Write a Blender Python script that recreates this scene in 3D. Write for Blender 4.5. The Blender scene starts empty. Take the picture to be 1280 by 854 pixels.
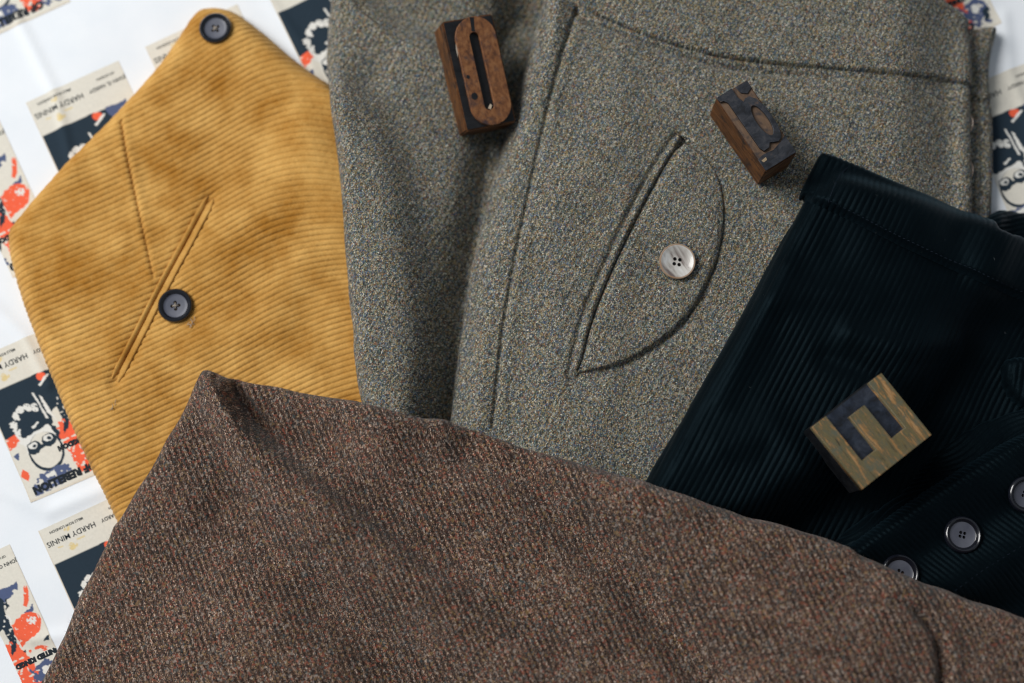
import bpy, bmesh, math
import numpy as np
from mathutils import Vector, Matrix

# ------------------------------------------------------------------ camera
F = 1778.0                       # focal length in photo pixels (50 mm on 36 mm)
MM = 0.001
D = 0.667                        # camera to table centre
TILT = math.radians(10.5)
CAM = np.array([0.0, -D * math.sin(TILT), D * math.cos(TILT)])
scene = bpy.context.scene
C = scene.collection
cd = bpy.data.cameras.new("camera")
cam = bpy.data.objects.new("camera", cd)
C.objects.link(cam)
cam.location = CAM
cam.rotation_euler = (TILT, 0, 0)
cd.sensor_width = 36.0
cd.lens = 50.0
cd.clip_start = 0.01
cd.clip_end = 50
cd.dof.use_dof = True
cd.dof.focus_distance = 0.628
cd.dof.aperture_fstop = 3.1
scene.camera = cam

# ------------------------------------------------------------------ light
w = bpy.data.worlds.new("World")
scene.world = w
w.use_nodes = True
bg = w.node_tree.nodes["Background"]
bg.inputs[0].default_value = (0.84, 0.92, 1.0, 1)
bg.inputs[1].default_value = 0.22


def area_light(name, loc, aim, sx, sy, power, col):
    l = bpy.data.lights.new(name, 'AREA')
    l.shape = 'RECTANGLE'
    l.size = sx
    l.size_y = sy
    l.energy = power
    l.color = col
    o = bpy.data.objects.new(name, l)
    C.objects.link(o)
    o.location = loc
    o.rotation_euler = (Vector(aim) - Vector(loc)).to_track_quat('-Z', 'Y').to_euler()
    return o


area_light("window_light", (-1.38, 0.62, 1.50), (0, 0, 0), 1.3, 1.1, 49.0, (1.0, 0.985, 0.955))

scene.view_settings.view_transform = 'Standard'
scene.view_settings.look = 'None'
scene.view_settings.gamma = 1.0
scene.view_settings.exposure = 0.0
scene.view_settings.use_curve_mapping = False
scene.render.engine = 'CYCLES'
scene.cycles.filter_width = 1.1

# ------------------------------------------------------------------ geometry helpers
ct, st = math.cos(TILT), math.sin(TILT)


def unproj(p, z):
    """photo pixel -> the point of the table at height z (metres)"""
    p = np.asarray(p, float)
    dx = (p[..., 0] - 640) / F
    dy = -(p[..., 1] - 427) / F
    wx, wy, wz = dx, ct * dy + st, st * dy - ct
    t = (np.asarray(z) - CAM[2]) / wz
    return np.stack([CAM[0] + t * wx, CAM[1] + t * wy], -1)


def proj(X, Y, Z):
    rx, ry, rz = X - CAM[0], Y - CAM[1], Z - CAM[2]
    cy = ct * ry + st * rz
    cz = -st * ry + ct * rz
    return 640 + F * rx / -cz, 427 - F * cy / -cz


def chaikin(p, n=2, closed=True):
    p = np.asarray(p, float)
    for _ in range(n):
        q = np.roll(p, -1, 0) if closed else p[1:]
        a = p if closed else p[:-1]
        r = np.empty((2 * len(a), 2))
        r[0::2] = a * .75 + q * .25
        r[1::2] = a * .25 + q * .75
        p = r if closed else np.vstack([p[:1], r, p[-1:]])
    return p


def densify(p, step=12.0):
    p = np.asarray(chaikin(p, 1), float)
    out = []
    for a, b in zip(p, np.roll(p, -1, 0)):
        n = max(1, int(np.hypot(*(b - a)) / step))
        out += [a + (b - a) * k / n for k in range(n)]
    return np.array(out)


def smooth(a, b, x):
    t = np.clip((x - a) / (b - a), 0, 1)
    return t * t * (3 - 2 * t)


def polydist(xs, ys, poly, rmax):
    ny, nx = len(ys), len(xs)
    Dm = np.full((ny, nx), rmax)
    NX = np.zeros((ny, nx))
    NY = np.zeros((ny, nx))
    ins = np.zeros((ny, nx), bool)
    q = np.roll(poly, -1, 0)
    for (x1, y1), (x2, y2) in zip(poly, q):
        i0 = np.searchsorted(xs, min(x1, x2) - rmax)
        i1 = np.searchsorted(xs, max(x1, x2) + rmax)
        j0 = np.searchsorted(ys, min(y1, y2) - rmax)
        j1 = np.searchsorted(ys, max(y1, y2) + rmax)
        if i1 > i0 and j1 > j0:
            X = xs[None, i0:i1]
            Y = ys[j0:j1, None]
            ex, ey = x2 - x1, y2 - y1
            l2 = ex * ex + ey * ey
            if l2 > 1e-16:
                t = np.clip(((X - x1) * ex + (Y - y1) * ey) / l2, 0, 1)
                cx, cy = x1 + t * ex, y1 + t * ey
                d = np.hypot(X - cx, Y - cy)
                sub = Dm[j0:j1, i0:i1]
                m = d < sub
                sub[m] = d[m]
                NX[j0:j1, i0:i1][m] = cx[m]
                NY[j0:j1, i0:i1][m] = cy[m]
        if y1 != y2:
            a, b = min(y1, y2), max(y1, y2)
            r0, r1 = np.searchsorted(ys, a), np.searchsorted(ys, b)
            if r1 > r0:
                xc = x1 + (ys[r0:r1] - y1) / (y2 - y1) * (x2 - x1)
                ins[r0:r1] ^= xs[None, :] < xc[:, None]
    return Dm, NX, NY, ins


def linedist(PX, PY, pts):
    """distance (px), signed side and position 0..1 along an open polyline"""
    pts = np.asarray(pts, float)
    seg = np.hypot(*(pts[1:] - pts[:-1]).T)
    L = seg.sum()
    best = np.full(PX.shape, 1e9)
    side = np.zeros(PX.shape)
    par = np.zeros(PX.shape)
    acc = 0
    for k in range(len(pts) - 1):
        (x1, y1), (x2, y2) = pts[k], pts[k + 1]
        ex, ey = x2 - x1, y2 - y1
        t = np.clip(((PX - x1) * ex + (PY - y1) * ey) / (seg[k] ** 2), 0, 1)
        dx, dy = PX - (x1 + t * ex), PY - (y1 + t * ey)
        d = np.hypot(dx, dy)
        m = d < best
        best = np.where(m, d, best)
        side = np.where(m, np.sign(ex * dy - ey * dx), side)
        par = np.where(m, (acc + t * seg[k]) / L, par)
        acc += seg[k]
    return best, side, par


def gauss_blur(A, s):
    if s <= 0:
        return A
    n = int(3 * s) + 1
    k = np.exp(-.5 * (np.arange(-n, n + 1) / s) ** 2)
    k /= k.sum()
    P = np.pad(A, n, mode='edge')
    out = np.zeros((P.shape[0], A.shape[1]))
    for i, v in enumerate(k):
        out += v * P[:, i:i + A.shape[1]]
    res = np.zeros_like(A)
    for i, v in enumerate(k):
        res += v * out[i:i + A.shape[0], :]
    return res


def dilate(A, n):
    for _ in range(n):
        P = np.pad(A, 1, mode='edge')
        A = np.maximum.reduce([P[1:-1, 1:-1], P[:-2, 1:-1], P[2:, 1:-1], P[1:-1, :-2], P[1:-1, 2:]])
    return A


_rng = np.random.default_rng(7)


def value_noise(X, Y, wl, seed):
    """smooth noise in -1..1 with wavelength wl"""
    r = np.random.default_rng(seed)
    T = r.uniform(-1, 1, (64, 64))
    u, v = X / wl + 1000, Y / wl + 1000
    i, j = np.floor(u).astype(int), np.floor(v).astype(int)
    a, b = u - i, v - j
    a, b = a * a * (3 - 2 * a), b * b * (3 - 2 * b)
    g = lambda ii, jj: T[ii % 64, jj % 64]
    return (g(i, j) * (1 - a) + g(i + 1, j) * a) * (1 - b) + (g(i, j + 1) * (1 - a) + g(i + 1, j + 1) * a) * b


# height of everything laid down so far, on a 0.8 mm raster of the table
GS = 0.0008
GX = np.arange(-0.32, 0.32, GS)
GY = np.arange(-0.26, 0.30, GS)


def sheet_z(X, Y):
    z = 0.0011 * value_noise(X, Y, 0.085, 3) + 0.0003 * value_noise(X, Y, 0.03, 4)
    px, py = proj(X, Y, 0 * X)
    for pts, a, s in (([(20, 20), (70, 120), (95, 230)], .0011, 7), ([(-30, 600), (60, 640), (160, 600)], .0012, 9),
                      ([(-20, 780), (40, 800), (110, 790)], .0011, 8), ([(330, -10), (380, 60), (420, 150)], .0009, 8),
                      ([(1255, 20), (1262, 90), (1290, 160)], .0010, 8), ([(-10, 380), (30, 420), (60, 480)], .0010, 7)):
        d, sd, t = linedist(px, py, pts)
        z = z + a * np.exp(-(d / s) ** 2)
    return z


GH = sheet_z(*np.meshgrid(GX, GY))


def samp(A, X, Y):
    u = np.clip((X - GX[0]) / GS, 0, len(GX) - 1.001)
    v = np.clip((Y - GY[0]) / GS, 0, len(GY) - 1.001)
    i, j = u.astype(int), v.astype(int)
    a, b = u - i, v - j
    return (A[j, i] * (1 - a) + A[j, i + 1] * a) * (1 - b) + (A[j + 1, i] * (1 - a) + A[j + 1, i + 1] * a) * b


def height_at(p):
    return float(samp(GH, np.array([p[0]]), np.array([p[1]]))[0])


def new_mesh(name, V, Fq, mat, parent=None, smooth_shade=True):
    """V (n,3); Fq (m,4) or (m,3) int array"""
    me = bpy.data.meshes.new(name)
    k = Fq.shape[1]
    me.vertices.add(len(V))
    me.vertices.foreach_set("co", np.ascontiguousarray(V, dtype=np.float32).ravel())
    me.loops.add(Fq.size)
    me.loops.foreach_set("vertex_index", np.ascontiguousarray(Fq, dtype=np.int32).ravel())
    me.polygons.add(len(Fq))
    me.polygons.foreach_set("loop_start", np.arange(0, Fq.size, k, dtype=np.int32))
    me.polygons.foreach_set("use_smooth", np.full(len(Fq), smooth_shade))
    me.update(calc_edges=True)
    me.validate()
    me.materials.append(mat)
    o = bpy.data.objects.new(name, me)
    C.objects.link(o)
    if parent is not None:
        adopt(o, parent)
    return o


def adopt(o, parent):
    """parent without moving (all parents are unrotated empties or meshes at the origin)"""
    loc = Vector((0, 0, 0))
    p = parent
    while p:
        loc += p.location
        p = p.parent
    o.parent = parent
    o.location = o.location - loc


def empty(name, loc, label, cat, group=None):
    o = bpy.data.objects.new(name, None)
    o.empty_display_size = .01
    C.objects.link(o)
    o.location = loc
    o["label"] = label
    o["category"] = cat
    if group:
        o["group"] = group
    return o


def layer(name, parent, poly, z0, T, r, step, mat, extra=None, wale=None, blur=4.0, dil=3, chk=2, fuzz=None, thin=False, lift=.0002, edge=.5, bulk=None, wavy=0.0):
    """a piece of cloth traced by poly (photo px at height z0), laid over everything below it"""
    global GH
    ppx = chaikin(poly, chk)
    if wavy:
        ppx = chaikin(densify(poly), 1)
        ppx = ppx + wavy * np.stack([value_noise(ppx[:, 0], ppx[:, 1], 34, 81), value_noise(ppx[:, 0], ppx[:, 1], 31, 82)], -1)
    pw = unproj(ppx, z0)
    for _ in range(5):
        pw = unproj(ppx, samp(GH, pw[:, 0], pw[:, 1]) + edge * T)
    if thin:
        S = gauss_blur(GH, 0.6)
    else:
        S = gauss_blur(dilate(GH, dil), blur / (GS * 1000))

    def ev(xs, ys):
        X, Y = np.meshgrid(xs, ys)
        Dm, NX, NY, ins = polydist(xs, ys, pw, max(r, 0.004))
        s = np.clip(Dm / r, 0, 1)
        prof = np.sqrt(np.clip(1 - (1 - s) ** 2, 0, 1))
        base = samp(S, X, Y)
        g = samp(GH, X, Y)
        PX, PY = proj(X, Y, np.full_like(X, z0))
        if bulk is not None:
            f = bulk(PX, PY)
            base = .5 * (base + f + np.sqrt((base - f) ** 2 + .006 ** 2)) - .001
        b = g + (base - g) * np.clip(prof * 1.3, 0, 1) + lift
        z = b + T * prof
        if extra is not None:
            z = z + extra(PX, PY, X, Y) * np.clip(prof * 1.1, 0, 1)
            z = np.maximum(z, g + .0012 * prof + .0001)
        return X, Y, z, ins, NX, NY, PX, PY, Dm

    x0, y0 = pw.min(0) - 2 * step
    x1, y1 = pw.max(0) + 2 * step
    xs, ys = np.arange(x0, x1, step), np.arange(y0, y1, step)
    X, Y, Z, ins, NX, NY, PX, PY, Dm = ev(xs, ys)
    q = ins[:-1, :-1] | ins[1:, :-1] | ins[:-1, 1:] | ins[1:, 1:]
    out = ~ins
    Xs, Ys = np.where(out, NX, X), np.where(out, NY, Y)
    Zs = np.where(out, samp(GH, np.where(out, NX, X), np.where(out, NY, Y)) - 0.0002, Z)
    idx = np.arange(X.size).reshape(X.shape)
    j, i = np.nonzero(q)
    Fq = np.stack([idx[j, i], idx[j, i + 1], idx[j + 1, i + 1], idx[j + 1, i]], -1)
    used = np.unique(Fq)
    remap = np.full(X.size, -1)
    remap[used] = np.arange(len(used))
    Fq = remap[Fq]
    V = np.stack([Xs.ravel()[used], Ys.ravel()[used], Zs.ravel()[used]], -1)
    if wale is not None:
        phase, amp, sharp = wale[:3]
        n = np.cross(V[Fq[:, 2]] - V[Fq[:, 0]], V[Fq[:, 3]] - V[Fq[:, 1]])
        N = np.zeros_like(V)
        for k in range(4):
            for c in range(3):
                N[:, c] += np.bincount(Fq[:, k], n[:, c], len(V))
        N /= np.linalg.norm(N, axis=1, keepdims=True) + 1e-12
        px, py = proj(V[:, 0], V[:, 1], np.full(len(V), z0))
        ph = phase(px, py)
        f = ph - np.floor(ph)
        hgt = 1 - np.abs(2 * f - 1) ** sharp
        # each rib is a little uneven along its length
        hgt = hgt * (1 + .18 * value_noise(px + 37 * np.floor(ph), py, 9, 5)) + .08 * value_noise(px, py, 2.2, 9)
        if len(wale) > 3:                     # crushed nap: the ribs flatten in patches
            amp = amp * (wale[3] + (1 - wale[3]) * smooth(-.35, .45, value_noise(px, py, 62, 91) + .4 * value_noise(px, py, 24, 92)))
        V = V + N * (amp * (hgt - .4))[:, None]
    o = new_mesh(name, V, Fq, mat, parent)
    # record the new surface
    Xg, Yg, Zg, ig = ev(GX, GY)[:4]
    GH = np.where(ig, np.maximum(Zg, GH), GH)
    return o


# ------------------------------------------------------------------ materials
def mat_new(name):
    m = bpy.data.materials.new(name)
    m.use_nodes = True
    nt = m.node_tree
    b = nt.nodes["Principled BSDF"]
    return m, nt, b


def nd(nt, typ, **kw):
    n = nt.nodes.new(typ)
    for k, v in kw.items():
        if k.startswith("i_"):
            n.inputs[k[2:].replace("_", " ")].default_value = v
        else:
            setattr(n, k, v)
    return n


def ramp(nt, stops, interp='LINEAR'):
    r = nt.nodes.new("ShaderNodeValToRGB")
    cr = r.color_ramp
    cr.interpolation = interp
    while len(cr.elements) < len(stops):
        cr.elements.new(.5)
    for e, (p, c) in zip(cr.elements, stops):
        e.position = p
        e.color = (*c, 1) if len(c) == 3 else c
    return r


def lin(r, g, b):
    f = lambda c: (c / 255 / 12.92) if c <= 10 else ((c / 255 + .055) / 1.055) ** 2.4
    return (f(r), f(g), f(b))


def mixc(nt, a, b, fac, mode='MIX'):
    n = nt.nodes.new("ShaderNodeMix")
    n.data_type = 'RGBA'
    n.blend_type = mode
    for s, v in ((0, fac), (6, a), (7, b)):
        if isinstance(v, bpy.types.NodeSocket):
            nt.links.new(v, n.inputs[s])
        else:
            n.inputs[s].default_value = v if s == 0 or len(v) == 4 else (*v, 1)
    return n.outputs[2]


def math_n(nt, op, a, b=None):
    n = nt.nodes.new("ShaderNodeMath")
    n.operation = op
    for s, v in ((0, a), (1, b)):
        if v is None:
            continue
        if isinstance(v, bpy.types.NodeSocket):
            nt.links.new(v, n.inputs[s])
        else:
            n.inputs[s].default_value = v
    return n.outputs[0]


def mapped(nt, rot=0.0, scale=(1000, 1000, 1000)):
    tc = nt.nodes.new("ShaderNodeNewGeometry")
    mp = nt.nodes.new("ShaderNodeMapping")
    mp.inputs["Rotation"].default_value = (0, 0, rot)
    mp.inputs["Scale"].default_value = scale
    nt.links.new(tc.outputs["Position"], mp.inputs["Vector"])
    return mp.outputs[0]


def tweed(name, palette, rot, fleck, twill_gap=2.3, gain=1.0, rib=.8, cell=1.75, wbump=.8, bump=.9):
    m, nt, b = mat_new(name)
    L = nt.links.new
    v = mapped(nt, rot)
    # slightly wandering yarns
    wob = nd(nt, "ShaderNodeTexNoise", i_Scale=.22, i_Detail=3.0)
    L(v, wob.inputs["Vector"])
    va = nt.nodes.new("ShaderNodeVectorMath")
    va.operation = 'MULTIPLY_ADD'
    L(wob.outputs["Color"], va.inputs[0])
    va.inputs[1].default_value = (1.0, 1.0, 0)
    L(v, va.inputs[2])
    v2 = va.outputs[0]
    sc = nt.nodes.new("ShaderNodeMapping")
    sc.inputs["Scale"].default_value = (1.5, 1.0, 1)
    L(v2, sc.inputs["Vector"])
    vo = nd(nt, "ShaderNodeTexVoronoi", voronoi_dimensions='2D', i_Scale=cell, i_Randomness=.9)
    L(sc.outputs[0], vo.inputs["Vector"])
    sp = nt.nodes.new("ShaderNodeSeparateColor")
    L(vo.outputs["Color"], sp.inputs[0])
    r1 = ramp(nt, palette, 'CONSTANT')
    L(sp.outputs[0], r1.inputs[0])
    # each yarn float lighter or darker than its neighbour
    val = nd(nt, "ShaderNodeMapRange")
    L(sp.outputs[1], val.inputs[0])
    val.inputs[3].default_value = .22
    val.inputs[4].default_value = 1.95
    vv = nt.nodes.new("ShaderNodeCombineXYZ")
    for k in range(3):
        L(val.outputs[0], vv.inputs[k])
    col = mixc(nt, r1.outputs[0], vv.outputs[0], 1.0, 'MULTIPLY')
    # twill ribs: the dark weft shows between the lighter warp floats
    wv = nd(nt, "ShaderNodeTexWave", wave_type='BANDS', bands_direction='X', i_Scale=.314 / twill_gap, i_Distortion=.3, i_Detail=2.0)
    wv.inputs["Detail Scale"].default_value = 3.0
    L(v2, wv.inputs["Vector"])
    patch = nd(nt, "ShaderNodeTexNoise", i_Scale=.05, i_Detail=2.0)
    L(v, patch.inputs["Vector"])
    pr = ramp(nt, [(.38, (rib * .55,) * 3), (.62, (rib,) * 3)])
    L(patch.outputs["Fac"], pr.inputs[0])
    ribf = math_n(nt, 'MULTIPLY', math_n(nt, 'SUBTRACT', 1.0, wv.outputs["Fac"]), pr.outputs[0])
    col = mixc(nt, col, mixc(nt, col, (.30, .28, .26), 1.0, 'MULTIPLY'), ribf)
    # sparse flecks of single coloured yarn
    vf = nd(nt, "ShaderNodeTexVoronoi", voronoi_dimensions='2D', i_Scale=1.15)
    L(v2, vf.inputs["Vector"])
    sp2 = nt.nodes.new("ShaderNodeSeparateColor")
    L(vf.outputs["Color"], sp2.inputs[0])
    rf = ramp(nt, fleck, 'CONSTANT')
    L(sp2.outputs[1], rf.inputs[0])
    pick = math_n(nt, 'MULTIPLY', math_n(nt, 'GREATER_THAN', sp2.outputs[0], .74), .42)
    col = mixc(nt, col, rf.outputs[0], pick)
    # broad mottling of the dye
    no = nd(nt, "ShaderNodeTexNoise", i_Scale=.075, i_Detail=5.0)
    no.inputs["Roughness"].default_value = .65
    L(v, no.inputs["Vector"])
    rr = ramp(nt, [(.3, (.92 * gain, .94 * gain, .96 * gain)), (.7, (1.07 * gain, 1.05 * gain, 1.02 * gain))])
    L(no.outputs["Fac"], rr.inputs[0])
    col = mixc(nt, col, rr.outputs[0], 1.0, 'MULTIPLY')
    L(col, b.inputs["Base Color"])
    b.inputs["Roughness"].default_value = .95
    b.inputs["Specular IOR Level"].default_value = .12
    b.inputs["Sheen Weight"].default_value = .10
    b.inputs["Sheen Roughness"].default_value = .6
    h = math_n(nt, 'ADD', math_n(nt, 'MULTIPLY', wv.outputs["Fac"], wbump), math_n(nt, 'MULTIPLY', vo.outputs["Distance"], -.7))
    fn = nd(nt, "ShaderNodeTexNoise", i_Scale=3.0, i_Detail=3.0)
    L(v, fn.inputs["Vector"])
    h = math_n(nt, 'ADD', h, math_n(nt, 'MULTIPLY', fn.outputs["Fac"], .5))
    bp = nd(nt, "ShaderNodeBump", i_Strength=bump, i_Distance=.0004)
    L(h, bp.inputs["Height"])
    L(bp.outputs[0], b.inputs["Normal"])
    return m


def cord(name, c1, c2, sheen, tint, rot, spec=.1, rough=.85, stint=(1, 1, 1)):
    m, nt, b = mat_new(name)
    L = nt.links.new
    v = mapped(nt, rot)
    no = nd(nt, "ShaderNodeTexNoise", i_Scale=.045, i_Detail=6.0)
    no.inputs["Roughness"].default_value = .6
    L(v, no.inputs["Vector"])
    n2 = nd(nt, "ShaderNodeTexNoise", i_Scale=1.6, i_Detail=4.0)
    L(v, n2.inputs["Vector"])
    f = math_n(nt, 'ADD', math_n(nt, 'MULTIPLY', no.outputs["Fac"], .75), math_n(nt, 'MULTIPLY', n2.outputs["Fac"], .25))
    r = ramp(nt, [(.36, c1), (.64, c2)])
    L(f, r.inputs[0])
    L(r.outputs[0], b.inputs["Base Color"])
    b.inputs["Roughness"].default_value = rough
    b.inputs["Specular IOR Level"].default_value = spec
    b.inputs["Specular Tint"].default_value = (*stint, 1)
    b.inputs["Sheen Weight"].default_value = sheen
    b.inputs["Sheen Roughness"].default_value = .45
    b.inputs["Sheen Tint"].default_value = (*tint, 1)
    n3 = nd(nt, "ShaderNodeTexNoise", i_Scale=2.6, i_Detail=5.0)
    L(v, n3.inputs["Vector"])
    bp = nd(nt, "ShaderNodeBump", i_Strength=.55, i_Distance=.0003)
    L(n3.outputs["Fac"], bp.inputs["Height"])
    L(bp.outputs[0], b.inputs["Normal"])
    return m


def plain(name, col, rough=.6, spec=.4, coat=0.0, noise=None, bump=0.0):
    m, nt, b = mat_new(name)
    b.inputs["Base Color"].default_value = (*col, 1)
    b.inputs["Roughness"].default_value = rough
    b.inputs["Specular IOR Level"].default_value = spec
    b.inputs["Coat Weight"].default_value = coat
    b.inputs["Coat Roughness"].default_value = .08
    if noise:
        sc, c2, lo, hi = noise
        tc = nt.nodes.new("ShaderNodeTexCoord")
        n = nd(nt, "ShaderNodeTexNoise", i_Scale=sc, i_Detail=5.0)
        nt.links.new(tc.outputs["Object"], n.inputs["Vector"])
        r = ramp(nt, [(lo, col), (hi, c2)])
        nt.links.new(n.outputs["Fac"], r.inputs[0])
        nt.links.new(r.outputs[0], b.inputs["Base Color"])
        if bump:
            bp = nd(nt, "ShaderNodeBump", i_Strength=bump, i_Distance=.0003)
            nt.links.new(n.outputs["Fac"], bp.inputs["Height"])
            nt.links.new(bp.outputs[0], b.inputs["Normal"])
    return m


def wood(name, stops, stretch, ink=None, ink_lo=.55, ink_hi=.68, rough=.55, swirl=.6):
    """wood grain in the block's own coordinates, with worn-in ink stains"""
    m, nt, b = mat_new(name)
    L = nt.links.new
    tc = nt.nodes.new("ShaderNodeTexCoord")
    mp = nt.nodes.new("ShaderNodeMapping")
    mp.inputs["Scale"].default_value = stretch
    L(tc.outputs["Object"], mp.inputs["Vector"])
    n = nd(nt, "ShaderNodeTexNoise", i_Scale=1.0, i_Detail=6.0, i_Distortion=swirl)
    n.inputs["Roughness"].default_value = .7
    L(mp.outputs[0], n.inputs["Vector"])
    r = ramp(nt, stops)
    L(n.outputs["Fac"], r.inputs[0])
    col = r.outputs[0]
    n2 = nd(nt, "ShaderNodeTexNoise", i_Scale=170.0, i_Detail=7.0)
    n2.inputs["Roughness"].default_value = .62
    L(tc.outputs["Object"], n2.inputs["Vector"])
    if ink:
        rk = ramp(nt, [(ink_lo, (0, 0, 0)), (ink_hi, (1, 1, 1))])
        L(n2.outputs["Fac"], rk.inputs[0])
        bw = nt.nodes.new("ShaderNodeRGBToBW")
        L(rk.outputs[0], bw.inputs[0])
        col = mixc(nt, col, ink, bw.outputs[0])
    L(col, b.inputs["Base Color"])
    rr = ramp(nt, [(.3, (rough - .15,) * 3), (.7, (rough + .2,) * 3)])
    L(n2.outputs["Fac"], rr.inputs[0])
    L(rr.outputs[0], b.inputs["Roughness"])
    b.inputs["Specular IOR Level"].default_value = .4
    bp = nd(nt, "ShaderNodeBump", i_Strength=.5, i_Distance=.0002)
    L(n.outputs["Fac"], bp.inputs["Height"])
    L(bp.outputs[0], b.inputs["Normal"])
    return m


GREY_PAL = [(0, lin(56, 62, 70)), (.13, lin(98, 102, 100)), (.26, lin(144, 128, 92)), (.39, lin(102, 120, 126)), (.51, lin(84, 82, 68)),
            (.63, lin(160, 154, 140)), (.74, lin(134, 98, 72)), (.82, lin(94, 114, 100)), (.90, lin(186, 182, 168)), (.96, lin(86, 100, 132))]
GREY_FL = [(0, lin(156, 134, 86)), (.3, lin(76, 98, 126)), (.55, lin(178, 172, 158)), (.75, lin(40, 44, 48)), (.9, lin(146, 98, 74))]
BROWN_PAL = [(0, lin(54, 40, 34)), (.16, lin(98, 76, 62)), (.32, lin(128, 102, 84)), (.46, lin(78, 62, 56)), (.58, lin(146, 122, 104)),
             (.68, lin(108, 68, 54)), (.78, lin(114, 106, 104)), (.86, lin(66, 60, 60)), (.92, lin(178, 160, 146)), (.97, lin(78, 90, 90))]
BROWN_FL = [(0, lin(158, 82, 62)), (.25, lin(70, 92, 96)), (.45, lin(150, 122, 80)), (.65, lin(36, 29, 26)), (.82, lin(176, 164, 154))]
M_GREY = tweed("grey_tweed", GREY_PAL, math.radians(28), GREY_FL, 2.6, .88, .55, 2.15, .55, .55)
M_BROWN = tweed("brown_tweed", BROWN_PAL, math.radians(-24), BROWN_FL, 2.6, .84, 1.15, 2.15, 1.3, .40)
M_GOLD = cord("gold_corduroy", lin(166, 114, 44), lin(212, 166, 94), .25, (1, .86, .6), 0)
M_BLACK = cord("black_corduroy", (.0007, .0015, .0022), (.0016, .0032, .0045), .055, (.34, .72, 1.0), 0, .078, .5, (.42, .78, 1.0))
M_HORN_DARK = plain("dark_button", (.006, .007, .012), .22, .5, .6)
M_HORN_MID = plain("button_dish", lin(72, 76, 90), .45, .4, 0.0, (90, lin(98, 100, 112), .35, .7))
M_BLKBTN = plain("black_button_dish", lin(70, 72, 84), .35, .5, .3, (90, lin(94, 96, 106), .35, .7))
M_THREAD_PALE = plain("pale_thread", lin(160, 150, 138), .9, .1)
M_LINT = plain("grey_lint", lin(110, 116, 120), .9, .1)
M_THREAD_DARK = plain("dark_thread", (.012, .012, .014), .9, .1)
M_THREAD_NAVY = plain("navy_thread", lin(28, 36, 46), .9, .1)
M_THREAD_OLIVE = plain("olive_thread", lin(52, 52, 46), .95, .05)


def horn_material():
    m, nt, b = mat_new("pale_horn")
    L = nt.links.new
    tc = nt.nodes.new("ShaderNodeTexCoord")
    mp = nt.nodes.new("ShaderNodeMapping")
    mp.inputs["Scale"].default_value = (220, 60, 60)
    mp.inputs["Rotation"].default_value = (0, 0, math.radians(14))
    L(tc.outputs["Object"], mp.inputs["Vector"])
    n = nd(nt, "ShaderNodeTexNoise", i_Scale=1.0, i_Detail=3.0, i_Distortion=.5)
    L(mp.outputs[0], n.inputs["Vector"])
    r = ramp(nt, [(.34, lin(112, 100, 96)), (.46, lin(184, 180, 174)), (.6, lin(206, 206, 204)), (.75, lin(150, 140, 134))])
    L(n.outputs["Fac"], r.inputs[0])
    # brown outer rim of the horn
    sx = nt.nodes.new("ShaderNodeSeparateXYZ")
    L(tc.outputs["Object"], sx.inputs[0])
    rad = math_n(nt, 'SQRT', math_n(nt, 'ADD', math_n(nt, 'MULTIPLY', sx.outputs[0], sx.outputs[0]), math_n(nt, 'MULTIPLY', sx.outputs[1], sx.outputs[1])))
    edge = math_n(nt, 'GREATER_THAN', rad, .00735)
    L(mixc(nt, r.outputs[0], lin(150, 118, 88), math_n(nt, 'MULTIPLY', edge, .8)), b.inputs["Base Color"])
    b.inputs["Roughness"].default_value = .3
    b.inputs["Coat Weight"].default_value = .3
    return m


M_HORN = horn_material()


def cloth_material():
    m, nt, b = mat_new("white_cotton")
    L = nt.links.new
    v = mapped(nt, math.radians(-23))
    n = nd(nt, "ShaderNodeTexNoise", i_Scale=.05, i_Detail=4.0)
    L(v, n.inputs["Vector"])
    r = ramp(nt, [(.3, (.81, .85, .90)), (.7, (.86, .89, .93))])
    L(n.outputs["Fac"], r.inputs[0])
    L(r.outputs[0], b.inputs["Base Color"])
    b.inputs["Roughness"].default_value = .9
    b.inputs["Specular IOR Level"].default_value = .15
    w1 = nd(nt, "ShaderNodeTexNoise", i_Scale=1.4, i_Detail=3.0)
    L(v, w1.inputs["Vector"])
    bp = nd(nt, "ShaderNodeBump", i_Strength=.2, i_Distance=.0003)
    L(w1.outputs["Fac"], bp.inputs["Height"])
    L(bp.outputs[0], b.inputs["Normal"])
    return m


def ink_material():
    m, nt, b = mat_new("printed_ink")
    L = nt.links.new
    a = nd(nt, "ShaderNodeAttribute", attribute_name="ink")
    v = mapped(nt)
    n = nd(nt, "ShaderNodeTexNoise", i_Scale=.9, i_Detail=4.0)
    L(v, n.inputs["Vector"])
    r = ramp(nt, [(.3, (.92, .92, .92)), (.7, (1.0, 1.0, 1.0))])
    L(n.outputs["Fac"], r.inputs[0])
    L(mixc(nt, a.outputs["Color"], r.outputs[0], 1.0, 'MULTIPLY'), b.inputs["Base Color"])
    b.inputs["Roughness"].default_value = .85
    b.inputs["Specular IOR Level"].default_value = .15
    return m


M_SHEET = cloth_material()
M_INK = ink_material()
M_LETTER = plain("black_lettering", lin(40, 46, 52), .85, .1)

# ------------------------------------------------------------------ the printed sheet
xs = np.arange(-.42, .42, .002)
ys = np.arange(-.36, .42, .002)
X, Y = np.meshgrid(xs, ys)
Z = sheet_z(X, Y)
idx = np.arange(X.size).reshape(X.shape)
Fq = np.stack([idx[:-1, :-1], idx[:-1, 1:], idx[1:, 1:], idx[1:, :-1]], -1).reshape(-1, 4)
sheet = new_mesh("printed_sheet", np.stack([X, Y, Z], -1).reshape(-1, 3), Fq, M_SHEET)
sheet["kind"] = "structure"
sheet["label"] = "white cotton sheet printed with rows of cream, navy and orange panels"

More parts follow.
